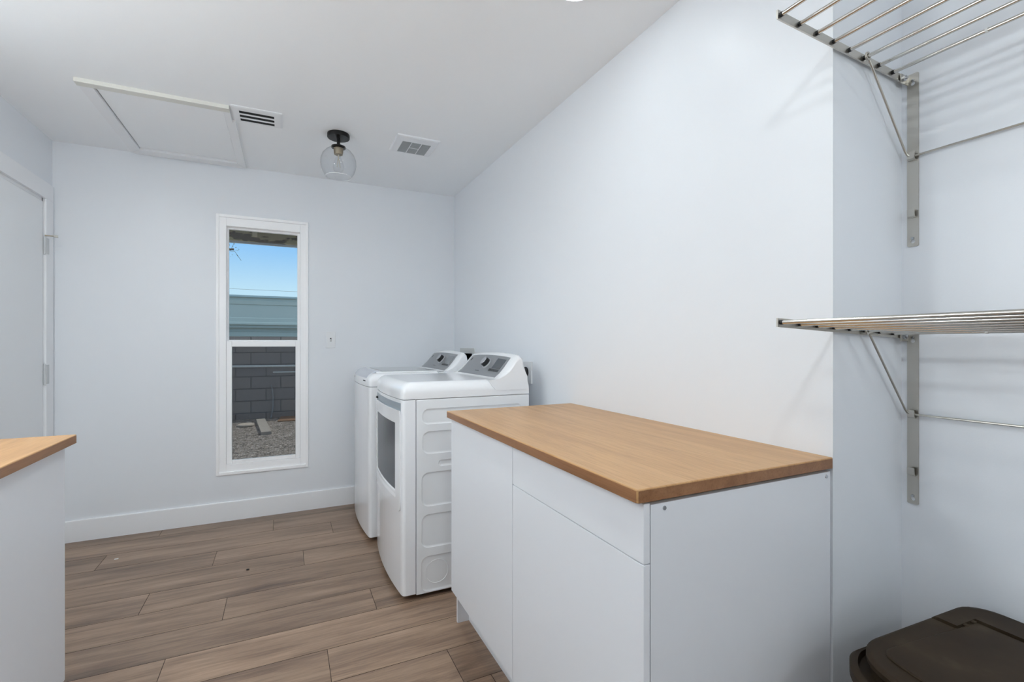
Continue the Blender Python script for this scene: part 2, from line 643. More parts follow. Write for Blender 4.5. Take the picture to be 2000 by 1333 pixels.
# ------------------------------------------------------------------ window
win = thing('window_1', 'tall narrow white single-hung window in the back wall', 'window', (-0.137, YB + 0.03, WZ0), kind='structure')
def frame_ring(name, x0, x1, z0, z1, ix0, ix1, iz0, iz1, ya, yb, bev, parent, m=VINYL):
    bm = B()
    box(bm, (x0, ya, z0), (ix0, yb, z1), bev)
    box(bm, (ix1, ya, z0), (x1, yb, z1), bev)
    box(bm, (ix0, ya + 0.0004, z0), (ix1, yb, iz0), bev)
    box(bm, (ix0, ya + 0.0004, iz1), (ix1, yb, z1), bev)
    return obj(name, bm, m, parent)
# flat casing lip that stands proud of the wall, then the frame proper
lip = frame_ring('casing_lip', WX0, WX1, WZ0, WZ1, -0.408, 0.137, 0.333, 2.081, YB - 0.010, YB + 0.055, 0.003, win)
frm = frame_ring('frame', -0.412, 0.141, 0.329, 2.085, -0.366, 0.098, 0.383, 2.024, YB + 0.002, YB + 0.085, 0.003, win)
up = frame_ring('upper_sash', -0.367, 0.099, 1.196, 2.025, -0.354, 0.080, 1.240, 2.012, YB + 0.045, YB + 0.075, 0.002, win)
bm = B(); box(bm, (-0.356, YB + 0.058, 1.23), (0.082, YB + 0.062, 2.014)); obj('pane', bm, PANE, up)
lo_s = frame_ring('lower_sash', -0.3655, 0.0975, 0.384, 1.230, -0.333, 0.067, 0.407, 1.193, YB + 0.010, YB + 0.040, 0.003, win)
bm = B(); box(bm, (-0.335, YB + 0.023, 0.40), (0.069, YB + 0.027, 1.20)); obj('pane', bm, PANE, lo_s)
bm = B(); box(bm, (-0.366, YB + 0.0775, 0.384), (0.098, YB + 0.0785, 1.200)); obj('insect_screen', bm, MESHM, win, label='fine dark insect screen')

# ------------------------------------------------------------------ door on the left wall
door = thing('door_1', 'flush white interior door in the left wall', 'door', (XL, (DY0 + DY1) / 2, 0), kind='structure')
bm = B(); box(bm, (XL - 0.034, DY0, 0.008), (XL + 0.002, 3.661, 2.040), 0.002); obj('slab', bm, DOORP, door)
bm = B()
box(bm, (XL - 0.15, DY0 - 0.012, 0.0), (XL - 0.036, DY0 + 0.012, DZ))
box(bm, (XL - 0.15, 3.664, 0.0), (XL - 0.004, DY1 + 0.001, DZ))
box(bm, (XL - 0.15, DY0 - 0.012, 2.044), (XL - 0.004, DY1 + 0.001, DZ + 0.001))
obj('jamb', bm, TRIM, door)
bm = B()
box(bm, (XL - 0.002, DY1 - 0.003, 0.0), (XL + 0.014, 3.765, 2.060), 0.003)
box(bm, (XL - 0.002, DY0 - 0.10, 0.0), (XL + 0.014, DY0 - 0.006, 2.060), 0.003)
box(bm, (XL - 0.002, DY0 - 0.10, 2.060), (XL + 0.014, 3.765, 2.157), 0.003)
obj('casing', bm, TRIM, door)
for z0, z1, stop in ((0.975, 1.095, False), (1.735, 1.835, True)):
    bm = B()
    cyl(bm, (XL + 0.008, 3.664, z0), (XL + 0.008, 3.664, z1), 0.0065, seg=14)
    cyl(bm, (XL + 0.008, 3.664, z1), (XL + 0.008, 3.664, z1 + 0.008), 0.005, 0.002, seg=14)
    box(bm, (XL + 0.001, 3.664, z0 + 0.004), (XL + 0.0165, 3.700, z1 - 0.004), 0.001)
    hg = obj('hinge', bm, HINGE, door)
    if stop:
        bm = B()
        tube(bm, [(XL + 0.008, 3.664, z1 + 0.009), (XL + 0.03, 3.672, z1 + 0.009), (XL + 0.047, 3.678, z1 + 0.010)], 0.0035, 10)
        st = obj('door_stop', bm, NICKEL, hg, label='small metal hinge-pin door stop with a pale rubber tip')
        bm = B()
        cyl(bm, (XL + 0.044, 3.677, z1 + 0.010), (XL + 0.062, 3.683, z1 + 0.010), 0.007, seg=14)
        obj('rubber_tip', bm, RUBBER, hg)

# ------------------------------------------------------------------ light switch on the back wall
sw = thing('light_switch', 'white single toggle light switch on the back wall beside the window', 'light switch', (0.3055, YB, 1.2435))
bm = B(); box(bm, (0.272, YB - 0.006, 1.182), (0.339, YB, 1.305), 0.003); obj('cover_plate', bm, PLASTIC, sw)
bm = B(); box(bm, (0.3005, YB - 0.0068, 1.230), (0.3105, YB - 0.004, 1.2565)); slot = obj('slot', bm, GAP, sw)  # near-black block painted as the shade in the toggle opening
bm = B(); prism(bm, [(YB - 0.006, 1.230), (YB - 0.0155, 1.234), (YB - 0.0155, 1.242), (YB - 0.006, 1.250)], 0, 0.3022, 0.3088); obj('toggle', bm, PLASTIC, sw)
for z in (1.214, 1.273):
    bm = B(); cyl(bm, (0.3055, YB - 0.005, z), (0.3055, YB - 0.0072, z), 0.003, seg=12); obj('screw', bm, PLASTIC, sw)

# ------------------------------------------------------------------ ceiling hatch, vents, lamp
ha = thing('attic_hatch', 'white attic access hatch with board trim in the ceiling above the window', 'attic hatch', (-0.565, 3.30, H))
bm = B(); box(bm, (-0.817, 2.888, H - 0.003), (-0.294, 3.673, H + 0.01), 0.001); obj('panel', bm, CEIL, ha)
bm = B(); box(bm, (-0.8235, 2.884, H - 0.1), (-0.2885, 3.681, H + 0.06)); cut(ceil, bm)
bm = B(); box(bm, (-0.880, 2.838, H - 0.019), (-0.262, 2.884, H + 0.002), 0.002); obj('trim_board', bm, CREAM, ha, label='cream trim board on the edge towards the room')
def hboard(poly):
    bm = B(); prism(bm, poly, 2, H - 0.016, H + 0.002); obj('trim_board', bm, TRIM, ha)
hboard([(-0.876, 2.886), (-0.822, 2.886), (-0.822, 3.678), (-0.876, 3.745)])
hboard([(-0.876, 3.748), (-0.822, 3.682), (-0.292, 3.682), (-0.246, 3.765), (-0.860, 3.765)])
hboard([(-0.290, 2.888), (-0.262, 2.888), (-0.262, 3.008), (-0.246, 3.008), (-0.244, 3.762), (-0.290, 3.680)])

ve = thing('air_vent', 'white ceiling air register with three dark slots beside the attic hatch', 'air vent', (-0.136, 2.915, H))
bm = B()
bw0, bw1, bd0, bd1 = -0.257, -0.014, 2.815, 3.004
base = rrect(bw0, bw1, bd0, bd1, 0.004, 2)
inn = rrect(bw0 + 0.012, bw1 - 0.012, bd0 + 0.012, bd1 - 0.012, 0.004, 2)
loft(bm, [[(x, y, H + 0.002) for x, y in base], [(x, y, H - 0.003) for x, y in base], [(x, y, H - 0.010) for x, y in inn]])
fp = obj('face_plate', bm, VENTW, ve)
for i in range(3):
    ya = 2.853 + i * 0.0475
    bm = B(); box(bm, (-0.219, ya, H - 0.05), (-0.054, ya + 0.030, H - 0.0080)); cut(fp, bm)
bm = B()
for i in range(3):
    ya = 2.853 + i * 0.0475
    box(bm, (-0.2189, ya + 0.0001, H - 0.0088), (-0.0541, ya + 0.0299, H - 0.0070))
obj('slot_shade', bm, GAP, ve, label='black plates standing in for the shade inside the slots')  # thin black plates give the slots their shade, no duct is modelled

fa = thing('exhaust_fan', 'square white exhaust fan cover with grey grille in the ceiling', 'exhaust fan', (0.718, 2.91, H))
bm = B()
base = rrect(0.590, 0.846, 2.785, 3.035, 0.004, 2)
inn = rrect(0.600, 0.836, 2.795, 3.025, 0.004, 2)
loft(bm, [[(x, y, H + 0.002) for x, y in base], [(x, y, H - 0.006) for x, y in base], [(x, y, H - 0.014) for x, y in inn]])
fp = obj('cover', bm, VENTW, fa)
bm = B(); box(bm, (0.634, 2.849, H - 0.05), (0.807, 3.015, H - 0.009)); cut(fp, bm)
bm = B(); box(bm, (0.634, 2.849, H - 0.0105), (0.807, 3.015, H - 0.0085)); obj('screen', bm, GRILLE, fa)
bm = B()
for i in range(17):
    y = 2.8535 + i * 0.00985
    box(bm, (0.634, y, H - 0.0138), (0.807, y + 0.0042, H - 0.0095))
obj('slats', bm, simple('slat_grey', rgb(176, 180, 182), rough=0.5), fa)
bm = B()
for x in (0.690, 0.750):
    box(bm, (x - 0.002, 2.849, H - 0.0145), (x + 0.002, 3.015, H - 0.0095))
box(bm, (0.690, 2.930, H - 0.0146), (0.750, 2.935, H - 0.0095))
obj('divider', bm, VENTW, fa)

cl = thing('ceiling_lamp', 'black flush-mount ceiling lamp with open clear glass globe and bulb', 'ceiling lamp', (0.281, 2.952, H))
c = (0.281, 2.952, 0)
bm = B(); lathe(bm, c, [(0.060, H + 0.001), (0.0625, H - 0.004), (0.0625, H - 0.020), (0.060, H - 0.024), (0.02, H - 0.025)], 48); obj('canopy', bm, BRONZE, cl)
bm = B(); lathe(bm, c, [(0.0095, H - 0.02), (0.0095, H - 0.062), (0.014, H - 0.066), (0.040, H - 0.073), (0.041, H - 0.080), (0.028, H - 0.083)], 36); obj('stem', bm, BRONZE, cl)
bm = B(); lathe(bm, c, [(0.027, H - 0.080), (0.0265, H - 0.100), (0.0235, H - 0.120), (0.018, H - 0.121)], 32); obj('socket', bm, NICKEL, cl, label='aged nickel bulb socket')
bm = B()
gp = [(0.036, -0.078), (0.050, -0.085), (0.071, -0.100), (0.089, -0.122), (0.0985, -0.150), (0.100, -0.175), (0.096, -0.200), (0.088, -0.222), (0.076, -0.243), (0.0715, -0.250)]
ins = [(r - 0.0022, z + 0.0004) for r, z in reversed(gp)]
lathe(bm, c, [(r, H + z) for r, z in gp + ins], 56, closed=True)
obj('globe', bm, CLEAR, cl, angle=60)
bm = B(); lathe(bm, c, [(0.0716 + 0.0016 * math.cos(a), H - 0.250 + 0.0016 * math.sin(a)) for a in [2 * PI * k / 8 for k in range(8)]], 56, closed=True); obj('globe_rim', bm, PLASTIC, cl)
bm = B()
lathe(bm, c, [(0.0125, H - 0.118), (0.013, H - 0.132), (0.021, H - 0.155), (0.0285, H - 0.178), (0.030, H - 0.195), (0.026, H - 0.212), (0.014, H - 0.223), (0.003, H - 0.2255)], 32)
bb = obj('bulb', bm, CLEAR, cl, angle=60)
bm = B()
cyl(bm, (c[0], c[1], H - 0.118), (c[0], c[1], H - 0.150), 0.004, seg=10)
for a in range(4):
    ang = a * PI / 2 + 0.4
    tube(bm, [(c[0] + 0.004 * math.cos(ang), c[1] + 0.004 * math.sin(ang), H - 0.146), (c[0] + 0.012 * math.cos(ang), c[1] + 0.012 * math.sin(ang), H - 0.194)], 0.0011, 6)
obj('filament', bm, simple('filament_stem', rgb(214, 206, 190), rough=0.4), bb)

# recessed LED downlights
def downlight(x, y, strength, label):
    d = thing('downlight', label, 'ceiling light', (x, y, H), group='round LED downlights')
    bm = B(); lathe(bm, (x, y, 0), [(0.086, H + 0.001), (0.086, H - 0.004), (0.080, H - 0.009), (0.073, H - 0.0095), (0.073, H + 0.001)], 48, closed=True); obj('trim_ring', bm, VENTW, d)
    bm = B(); lathe(bm, (x, y, 0), [(0.0725, H - 0.006), (0.070, H - 0.011), (0.05, H - 0.0155), (0.02, H - 0.017), (0.001, H - 0.017)], 40); obj('diffuser', bm, emis('led_diffuser', LAMPCOL, strength), d, angle=60)
    return d
def fill_globe(x, y, zc, strength, label):  # hanging globes added out of view to raise the general light
    g = thing('fill_globe', label, 'pendant lamp', (x, y, H), group='added unseen globe fill lamps')
    bm = B(); lathe(bm, (x, y, 0), [(0.06, H + 0.001), (0.0625, H - 0.02), (0.02, H - 0.025), (0.006, H - 0.03), (0.006, zc + 0.13), (0.03, zc + 0.12), (0.034, zc + 0.094)], 32); obj('canopy', bm, BRONZE, g)
    bm = B(); lathe(bm, (x, y, 0), [(0.033, zc + 0.096)] + [(0.1 * math.sin(a), zc + 0.1 * math.cos(a)) for a in [0.35 + (PI - 0.36) * k / 16 for k in range(17)]], 32); obj('globe', bm, emis('fill_globe_glow', LAMPCOL, strength), g)
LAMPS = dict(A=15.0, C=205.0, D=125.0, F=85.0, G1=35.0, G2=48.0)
downlight(0.895, 1.365, LAMPS['A'], 'round white LED downlight in the ceiling above the oak worktop by the right wall')
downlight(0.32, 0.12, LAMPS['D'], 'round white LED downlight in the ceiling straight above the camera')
downlight(-1.0, 2.0, LAMPS['C'], 'unseen fill downlight added in the ceiling by the left wall door')  # added out of view to brighten the dryer front and floor
downlight(0.32, 1.45, LAMPS['F'], 'unseen fill downlight added in the ceiling in the middle of the room')  # another added lamp out of view, evens the room light
fill_globe(0.9, -1.1, 1.90, LAMPS['G1'], 'unseen glowing globe added behind the camera as fill light')  # added fill, reaches the left cabinet and ceiling
fill_globe(-0.85, 1.25, 1.75, LAMPS['G2'], 'unseen glowing globe added over the left wall worktop as fill light')  # added fill, hung low to light the ceiling and dryer front

# ------------------------------------------------------------------ base cabinets and worktops
def base_cabinet(s, xw, xf, label, group):
    """s=+1: on the right wall facing -x; s=-1: mirrored on the left wall. xf = door face"""
    y0, y1 = 0.7525, 1.983
    r = thing('base_cabinet', label, 'cabinet', ((xw + xf) / 2, (y0 + y1) / 2, 0), group)
    def bx(bm, xa, xb, ya, yb, za, zb, bev=0.0):
        box(bm, (min(xa, xb), ya, za), (max(xa, xb), yb, zb), bev)
    dt = 0.016 * s
    for ya, yb in ((y0, y0 + 0.016), (y1 - 0.016, y1)):
        bm = B()
        poly = [(xf + 0.0185 * s, 0.885), (xf + 0.0185 * s, 0.145), (xf + 0.024 * s, 0.145), (xf + 0.024 * s, 0.0), (xw - 0.008 * s, 0.0), (xw - 0.008 * s, 0.885)]
        prism(bm, [(p[0], p[1]) for p in poly], 1, ya, yb)
        sp = obj('side_panel', bm, MELAM, r)
        if ya == y0:
            for x in (xf + 0.055 * s, xw - 0.024 * s):
                bm = B()
                cyl(bm, (x, ya + 0.001, 0.874), (x, ya - 0.0016, 0.874), 0.0052, 0.0042, seg=18)
                cs = obj('screw', bm, ZINC, sp)
            
    bm = B()
    bx(bm, xf + 0.019 * s, xw - 0.010 * s, y0 + 0.016, y1 - 0.016, 0.145, 0.161)
    bx(bm, xf + 0.019 * s, xw - 0.010 * s, y0 + 0.016, y1 - 0.016, 0.868, 0.884)
    bx(bm, xw - 0.022 * s, xw - 0.010 * s, y0 + 0.016, y1 - 0.016, 0.161, 0.868)
    bx(bm, xf + 0.019 * s, xw - 0.022 * s, 1.358, 1.374, 0.161, 0.868)
    obj('carcass', bm, MELAM, r)
    bm = B(); bx(bm, xf + 0.075 * s, xf + 0.091 * s, y0 + 0.016, y1 - 0.016, 0.0, 0.145); obj('toe_kick', bm, MELAM, r)
    g = 0.0012
    bm = B(); bx(bm, xf, xf + dt, 1.366 + g, y1, 0.142, 0.889, 0.001); obj('door', bm, MELAM, r, label='full-height plain white door')
    bm = B(); bx(bm, xf, xf + dt, y0 - 0.0005, 1.366 - g, 0.142, 0.766 - g, 0.001); obj('door', bm, MELAM, r, label='plain white door under the drawer')
    bm = B(); bx(bm, xf, xf + dt, y0 - 0.0005, 1.366 - g, 0.766 + g, 0.889, 0.001); obj('drawer', bm, MELAM, r)
    return r
base_cabinet(1, XR, 0.652, 'white base cabinet with drawer standing on the right wall next to the dryer', 'white handleless base cabinets')
base_cabinet(-1, XL, -0.634, 'white base cabinet cut by the photo edge against the left wall', 'white handleless base cabinets')

def worktop(x0, x1, s_, label):
    bm = B(); box(bm, (x0, 0.750, 0.893), (x1, 1.992, 0.921), 0.0028, 3)
    o = obj('worktop', bm, OAK, loc=((x0 + x1) / 2, 1.371, 0.893))
    tag(o, label, 'worktop', 'oak laminate worktops')
    xa = x0 if s_ > 0 else x1
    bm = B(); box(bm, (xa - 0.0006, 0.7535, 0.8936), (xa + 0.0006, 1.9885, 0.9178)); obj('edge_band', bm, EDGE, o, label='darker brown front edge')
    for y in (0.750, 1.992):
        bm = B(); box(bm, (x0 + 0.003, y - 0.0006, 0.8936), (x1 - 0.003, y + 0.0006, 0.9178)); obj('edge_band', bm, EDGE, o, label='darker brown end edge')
worktop(0.634, XR - 0.0005, 1, 'honey oak laminate worktop on the right wall cabinet beside the dryer')
worktop(XL + 0.0005, -0.608, -1, 'oak laminate worktop end on the left wall cabinet near the door')

# ------------------------------------------------------------------ washer and dryer
def bow(y, yc, hw, xc, d):
    return xc - d * (1 - ((y - yc) / hw) ** 2)

PROF = [(0.930, 1.0285), (0.960, 1.0300), (0.985, 1.0375), (1.012, 1.0560), (1.040, 1.0850), (1.066, 1.1150), (1.086, 1.1370), (1.101, 1.1490), (1.116, 1.1500), (1.130, 1.1380), (1.138, 1.110), (1.148, 1.045), (1.153, 0.975)]

def front_pt(s, y, yc, dx):
    """point on the sloped console face, s 0..1 from its lower edge to its upper edge"""
    t = s * 4
    i = min(int(t), 3)
    a, b = PROF[2 + i], PROF[3 + i]
    f = t - i
    arch = 0.014 * (1 - ((y - yc) / 0.343) ** 2) * s
    return Vector((a[0] + (b[0] - a[0]) * f + dx - 0.004 * (1 - ((y - yc) / 0.343) ** 2) * s, y, a[1] + (b[1] - a[1]) * f + arch))

def appliance(kind, y0, dx, label):
    y1 = y0 + 0.686
    yc, hw = (y0 + y1) / 2, 0.343
    xc, bd = 0.495 + dx, 0.022
    r = thing(kind, label, 'dryer' if kind == 'clothes_dryer' else 'washing machine', (0.83 + dx, yc, 0))
    fx = lambda y: bow(y, yc, hw, xc, bd)
    # cabinet
    bm = B(); box(bm, (0.5590 + dx, y0, 0.022), (1.16 + dx, y1, 0.9475), 0.004)
    cab = obj('cabinet', bm, SIDEPAINT, r)
    if kind == 'clothes_dryer':
        def emb(xa, xb, za, zb, rad):
            bm = B()
            n = 6
            o_ = rrect(xa, xb, za, zb, rad, n)
            i_ = rrect(xa + 0.009, xb - 0.009, za + 0.009, zb - 0.009, max(rad - 0.009, 0.004), n)
            loft(bm, [[(x, y0 - 0.002, z) for x, z in rrect(xa - 0.002, xb + 0.002, za - 0.002, zb + 0.002, rad, n)], [(x, y0 + 0.0005, z) for x, z in o_], [(x, y0 + 0.0062, z) for x, z in i_]])
            cut(cab, bm)
        emb(0.588, 1.118, 0.828, 0.902, 0.030)
        emb(0.588, 1.118, 0.686, 0.794, 0.036)
        emb(0.668, 0.960, 0.622, 0.652, 0.014)
        emb(0.584, 1.118, 0.436, 0.598, 0.036)
        emb(0.584, 1.118, 0.238, 0.398, 0.036)
        emb(0.582, 1.118, 0.030, 0.198, 0.036)
        bm = B()
        ring = []
        for k in range(6):
            a = 2 * PI * k / 6
            ring.append((0.056 + 0.0016 * math.cos(a), 0.0016 * math.sin(a)))
        seg = 48
        rs = [[bm.verts.new((0.662 + q[0] * math.cos(2 * PI * k / seg), y0 + 0.0062 + q[1], 0.116 + q[0] * math.sin(2 * PI * k / seg))) for k in range(seg)] for q in ring]
        for i in range(6):
            for k in range(seg):
                bm.faces.new((rs[i][k], rs[i][(k + 1) % seg], rs[(i + 1) % 6][(k + 1) % seg], rs[(i + 1) % 6][k]))
        obj('vent_knockout', bm, SIDEPAINT, cab)
    # bowed front panel
    ys = [y0 + (y1 - y0) * k / 28 for k in range(29)]
    def plan(d=0.0, back=0.5555 + dx, rc=0.016):
        ya, yb = y0 + d, y1 - d
        pts = []
        for k in range(33):
            y = ya + (yb - ya) * k / 32
            e = min(y - ya, yb - y)
            x = fx(y) + d
            if e < rc:
                x += rc - math.sqrt(max(rc * rc - (rc - e) ** 2, 0))
            pts.append((x, y))
        for e in (0.0008, 0.003, 0.007):
            for sgn in (0, 1):
                y = ya + e if sgn == 0 else yb - e
                pts.append((fx(y) + d + rc - math.sqrt(max(rc * rc - (rc - e) ** 2, 0)), y))
        pts = sorted(pts, key=lambda p: p[1])
        return pts + [(back, yb), (back, ya)]
    bm = B()
    P = plan()
    loft(bm, [[(x, y, 0.030) for x, y in P], [(x, y, 0.9475) for x, y in P]])
    fp = obj('front_panel', bm, ENAMEL, r, angle=40)
    # feet
    for x in (0.60 + dx, 1.11 + dx):
        for y in (y0 + 0.06, y1 - 0.06):
            bm = B(); cyl(bm, (x, y, 0.0), (x, y, 0.024), 0.022, seg=16); obj('foot', bm, BLACK, r)
    # pillow-edged top
    bm = B()
    loops = []
    for d, z in ((0.0012, 0.9500), (0.0, 0.9512), (0.0, 0.980)):
        loops.append([(x, y, z) for x, y in plan(d, 1.158 + dx)])
    for k in range(1, 9):
        a = PI / 2 * k / 8
        loops.append([(x, y, 0.980 + 0.050 * math.sin(a)) for x, y in plan(0.052 * (1 - math.cos(a)), 1.158 + dx)])
    loft(bm, loops)
    top = obj('top', bm, ENAMEL, r, angle=40)
    # console
    def section(ins, y):
        c0 = Vector((1.06 + dx, 1.03))
        out = []
        arch = 0.014 * max(0, 1 - ((y - yc) / 0.343) ** 2)
        for i, (x, z) in enumerate(PROF):
            sgl = 0.0 if i < 3 else min(1.0, (i - 2) / 4.0)
            p = Vector((x + dx, z + arch * sgl))
            if ins > 0 and 0 < i < 11:
                d = (c0 - p)
                p = p + d.normalized() * min(ins, d.length * 0.5) * min(1.0, max(0.0, (i - 1) / 4.0))
            out.append((p.x, y, p.y))
        for x, z in ((0.985, 0.975), (0.966, 0.980), (0.948, 0.998)):
            out.append((x + dx, y, z))
        return out
    bm = B()
    secs = [(0.030, -0.0022), (0.020, -0.0005), (0.012, 0.006), (0.006, 0.016), (0.002, 0.030), (0.0, 0.046)]
    L = [section(i, y0 + d) for i, d in secs]
    for k in range(1, 12):
        y = y0 + 0.046 + (0.686 - 0.092) * k / 12
        L.append(section(0, y))
    L += [section(i, y1 - d) for i, d in reversed(secs)]
    loft(bm, L)
    con = obj('console', bm, ENAMEL, r, angle=40)
    # grey control panel that follows the concave face
    nrm = Vector((-0.76, 0, 0.65))
    def plate(name, s0, s1, ya, yb, m, off, th, parent, skew=0.0):
        bm = B()
        n = 14
        us = [k / n for k in range(n + 1)]
        vs = [k / 8 for k in range(9)]
        def P(u, v):
            s = s0 + (s1 - s0) * v
            sk = skew * v
            y = ya + sk + (yb - ya - 2 * sk) * u
            return front_pt(s, y, yc, dx) + nrm * off
        sheet(bm, P, us, vs, None, -nrm * th)
        return obj(name, bm, m, parent, angle=50)
    pan = plate('control_panel', 0.0, 0.97, y0 + 0.052, y1 - 0.052, GREYPAN, 0.0016, 0.004, r, 0.012)
    q = front_pt(0.56, yc - 0.045, yc, dx)
    bm = B(); cyl(bm, q, q + nrm * 0.006, 0.036, 0.034, seg=40); obj('dial_skirt', bm, simple('dial_skirt_grey', rgb(186, 188, 192), rough=0.3, metal=0.4), pan)
    bm = B(); cyl(bm, q + nrm * 0.006, q + nrm * 0.030, 0.0275, 0.026, seg=36); obj('dial', bm, BLACK, pan)
    bm = B(); cyl(bm, q + nrm * 0.030, q + nrm * 0.0325, 0.026, 0.0235, seg=36); obj('dial_cap', bm, simple('dial_cap_silver', rgb(178, 180, 184), rough=0.3, metal=0.5), pan)
    if kind == 'clothes_dryer':
        plate('display', 0.40, 0.82, y0 + 0.085, y0 + 0.195, SCREEN, 0.0024, 0.002, pan)
        plate('button_strip', 0.28, 0.38, y0 + 0.085, y0 + 0.215, BLACK, 0.0024, 0.002, pan)
        for k in range(5):
            plate('button', 0.305, 0.355, y0 + 0.092 + 0.022 * k, y0 + 0.106 + 0.022 * k, SCREEN, 0.0034, 0.002, pan)
    else:
        plate('display', 0.40, 0.82, y0 + 0.085, y0 + 0.195, simple('display_pale', rgb(128, 131, 134), rough=0.25), 0.0024, 0.002, pan)
        plate('button_strip', 0.30, 0.37, y0 + 0.085, y0 + 0.215, BLACK, 0.0024, 0.002, pan)
    plate('badge', 0.66, 0.80, y1 - 0.105, y1 - 0.092, BLACK, 0.0026, 0.002, pan)
    plate('print_mark', 0.22, 0.25, yc - 0.005, yc + 0.055, SCREEN, 0.0018, 0.0005, pan)
    if kind == 'clothes_dryer':
        # door: a bowed frame around smoked glass, open grip above
        dyl, dyr = y1 - 0.030, y0 + 0.023
        wyl, wyr = y1 - 0.118, y0 + 0.094
        def zlow(y):
            e = min(y - dyr, dyl - y)
            return 0.418 + (0.026 - math.sqrt(max(0.026 ** 2 - (0.026 - e) ** 2, 0)) if e < 0.026 else 0.0)
        us = sorted({round(dyr + (dyl - dyr) * k / 30, 5) for k in range(31)} | {round(wyl, 5), round(wyr, 5)} | {round(dyr + e, 5) for e in (0.003, 0.008, 0.03)} | {round(dyl - e, 5) for e in (0.003, 0.008, 0.03)})
        vs = [0.0, 0.47, 0.503, 0.832, 0.862, 0.897]
        bm = B()
        P = lambda y, z: Vector((fx(y) - 0.0060 - (0.003 if z > 0.89 else 0), y, z if z > 0.1 else zlow(y)))
        sheet(bm, P, us, vs, lambda y, z: not (wyr < y < wyl and 0.503 < z < 0.832), (0.0055, 0, 0))
        dr = obj('door', bm, ENAMEL, r, angle=40)
        gu = [wyr - 0.004 + (wyl - wyr + 0.008) * k / 20 for k in range(21)]
        bm = B(); sheet(bm, lambda y, z: Vector((fx(y) - 0.0026, y, z)), gu, [0.499, 0.6, 0.7, 0.8, 0.836], None, (0.002, 0, 0)); obj('door_glass', bm, DARKGLASS, dr, label='smoked dark glass door window')
        bm = B(); sheet(bm, lambda y, z: Vector((fx(y) - 0.0085 + (0.0055 if z > 0.49 else 0), y, z)), gu, [0.474, 0.508], None, (0.002, 0, 0)); obj('glass_ledge', bm, ENAMEL, dr)
        hu = [dyr + 0.004 + (dyl - dyr - 0.008) * k / 20 for k in range(21)]
        bm = B(); sheet(bm, lambda y, z: Vector((fx(y) - 0.0012, y, z)), hu, [0.893, 0.932], None, (0.0009, 0, 0)); hr = obj('handle_recess', bm, RECESS, r, label='grey recessed door grip')
        bm = B(); box(bm, (fx(y1 - 0.09) - 0.010, y1 - 0.10, 0.899), (fx(y1 - 0.09) + 0.001, y1 - 0.078, 0.911), 0.002); obj('door_catch', bm, BLACK, hr)
    else:
        # lid with a tinted glass strip and a sloping front handle
        bm = B(); box(bm, (0.545 + dx, y0 + 0.060, 1.0285), (0.940 + dx, y1 - 0.060, 1.0375), 0.003)
        lid = obj('lid', bm, ENAMEL, r)
        bm = B(); box(bm, (0.590 + dx, y0 + 0.085, 1.0365), (0.925 + dx, y1 - 0.085, 1.0395), 0.001); obj('lid_glass', bm, LIDGLASS, lid, label='grey tinted glass in the lid')
        hu = [y0 + 0.075 + (0.686 - 0.150) * k / 20 for k in range(21)]
        hp = [(0.004, 0.984), (0.002, 0.992), (0.006, 1.006), (0.018, 1.022), (0.036, 1.034), (0.060, 1.041), (0.078, 1.042)]
        bm = B(); sheet(bm, lambda y, k: Vector((fx(y) + hp[int(k)][0], y, hp[int(k)][1])), hu, list(range(7)), None, (0.004, 0, -0.006)); hd = obj('lid_handle', bm, HANDLEGREY, lid, angle=60, label='pearl grey lid handle')
        for ya, yb in ((y1 - 0.150, y1 - 0.090), (y0 + 0.09, y0 + 0.150)):
            su = [ya + (yb - ya) * k / 6 for k in range(7)]
            bm = B(); sheet(bm, lambda y, z: Vector((fx(y) - 0.0005, y, z)), su, [0.978, 0.985], None, (0.003, 0, 0)); obj('handle_gap_shade', bm, GAP, hd)  # dark strips painted as the shade under the handle edge
    return r
dryer = appliance('clothes_dryer', 2.226, 0.0, 'white front-loading clothes dryer with smoked glass door next to the base cabinet')
appliance('washing_machine', 2.990, -0.033, 'white top-loading washing machine in the corner behind the dryer')

# ------------------------------------------------------------------ outlet boxes behind the machines
ob = thing('washer_outlet_box', 'recessed laundry outlet box in the corner behind the washing machine', 'outlet box', (XR, 3.465, 1.07))
bm = B(); prism(bm, rrect(3.305, 3.625, 0.965, 1.180, 0.006, 3), 0, XR - 0.006, XR + 0.001)
fr = obj('flange', bm, simple('box_flange', rgb(205, 206, 204), rough=0.45), ob)
bm = B(); box(bm, (XR - 0.05, 3.355, 0.995), (XR + 0.05, 3.575, 1.142)); cut(fr, bm)
bm = B(); box(bm, (XR - 0.3, 3.357, 0.997), (XR + 0.08, 3.573, 1.140)); cut(wr, bm)
bm = B()
box(bm, (XR + 0.070, 3.3575, 0.9975), (XR + 0.078, 3.5725, 1.1395))
box(bm, (XR - 0.004, 3.3572, 0.9975), (XR + 0.070, 3.3600, 1.1395))
box(bm, (XR - 0.004, 3.5700, 0.9975), (XR + 0.070, 3.5728, 1.1395))
box(bm, (XR - 0.004, 3.3600, 0.9972), (XR + 0.070, 3.5700, 1.0000))
box(bm, (XR - 0.004, 3.3600, 1.1370), (XR + 0.070, 3.5700, 1.1398))
obj('box_interior', bm, BLACK, ob, label='black open inside of the box')
for y in (3.41, 3.52):
    bm = B(); cyl(bm, (XR + 0.02, y, 0.999), (XR + 0.02, y, 1.045), 0.012, seg=14); obj('valve', bm, NICKEL, ob)

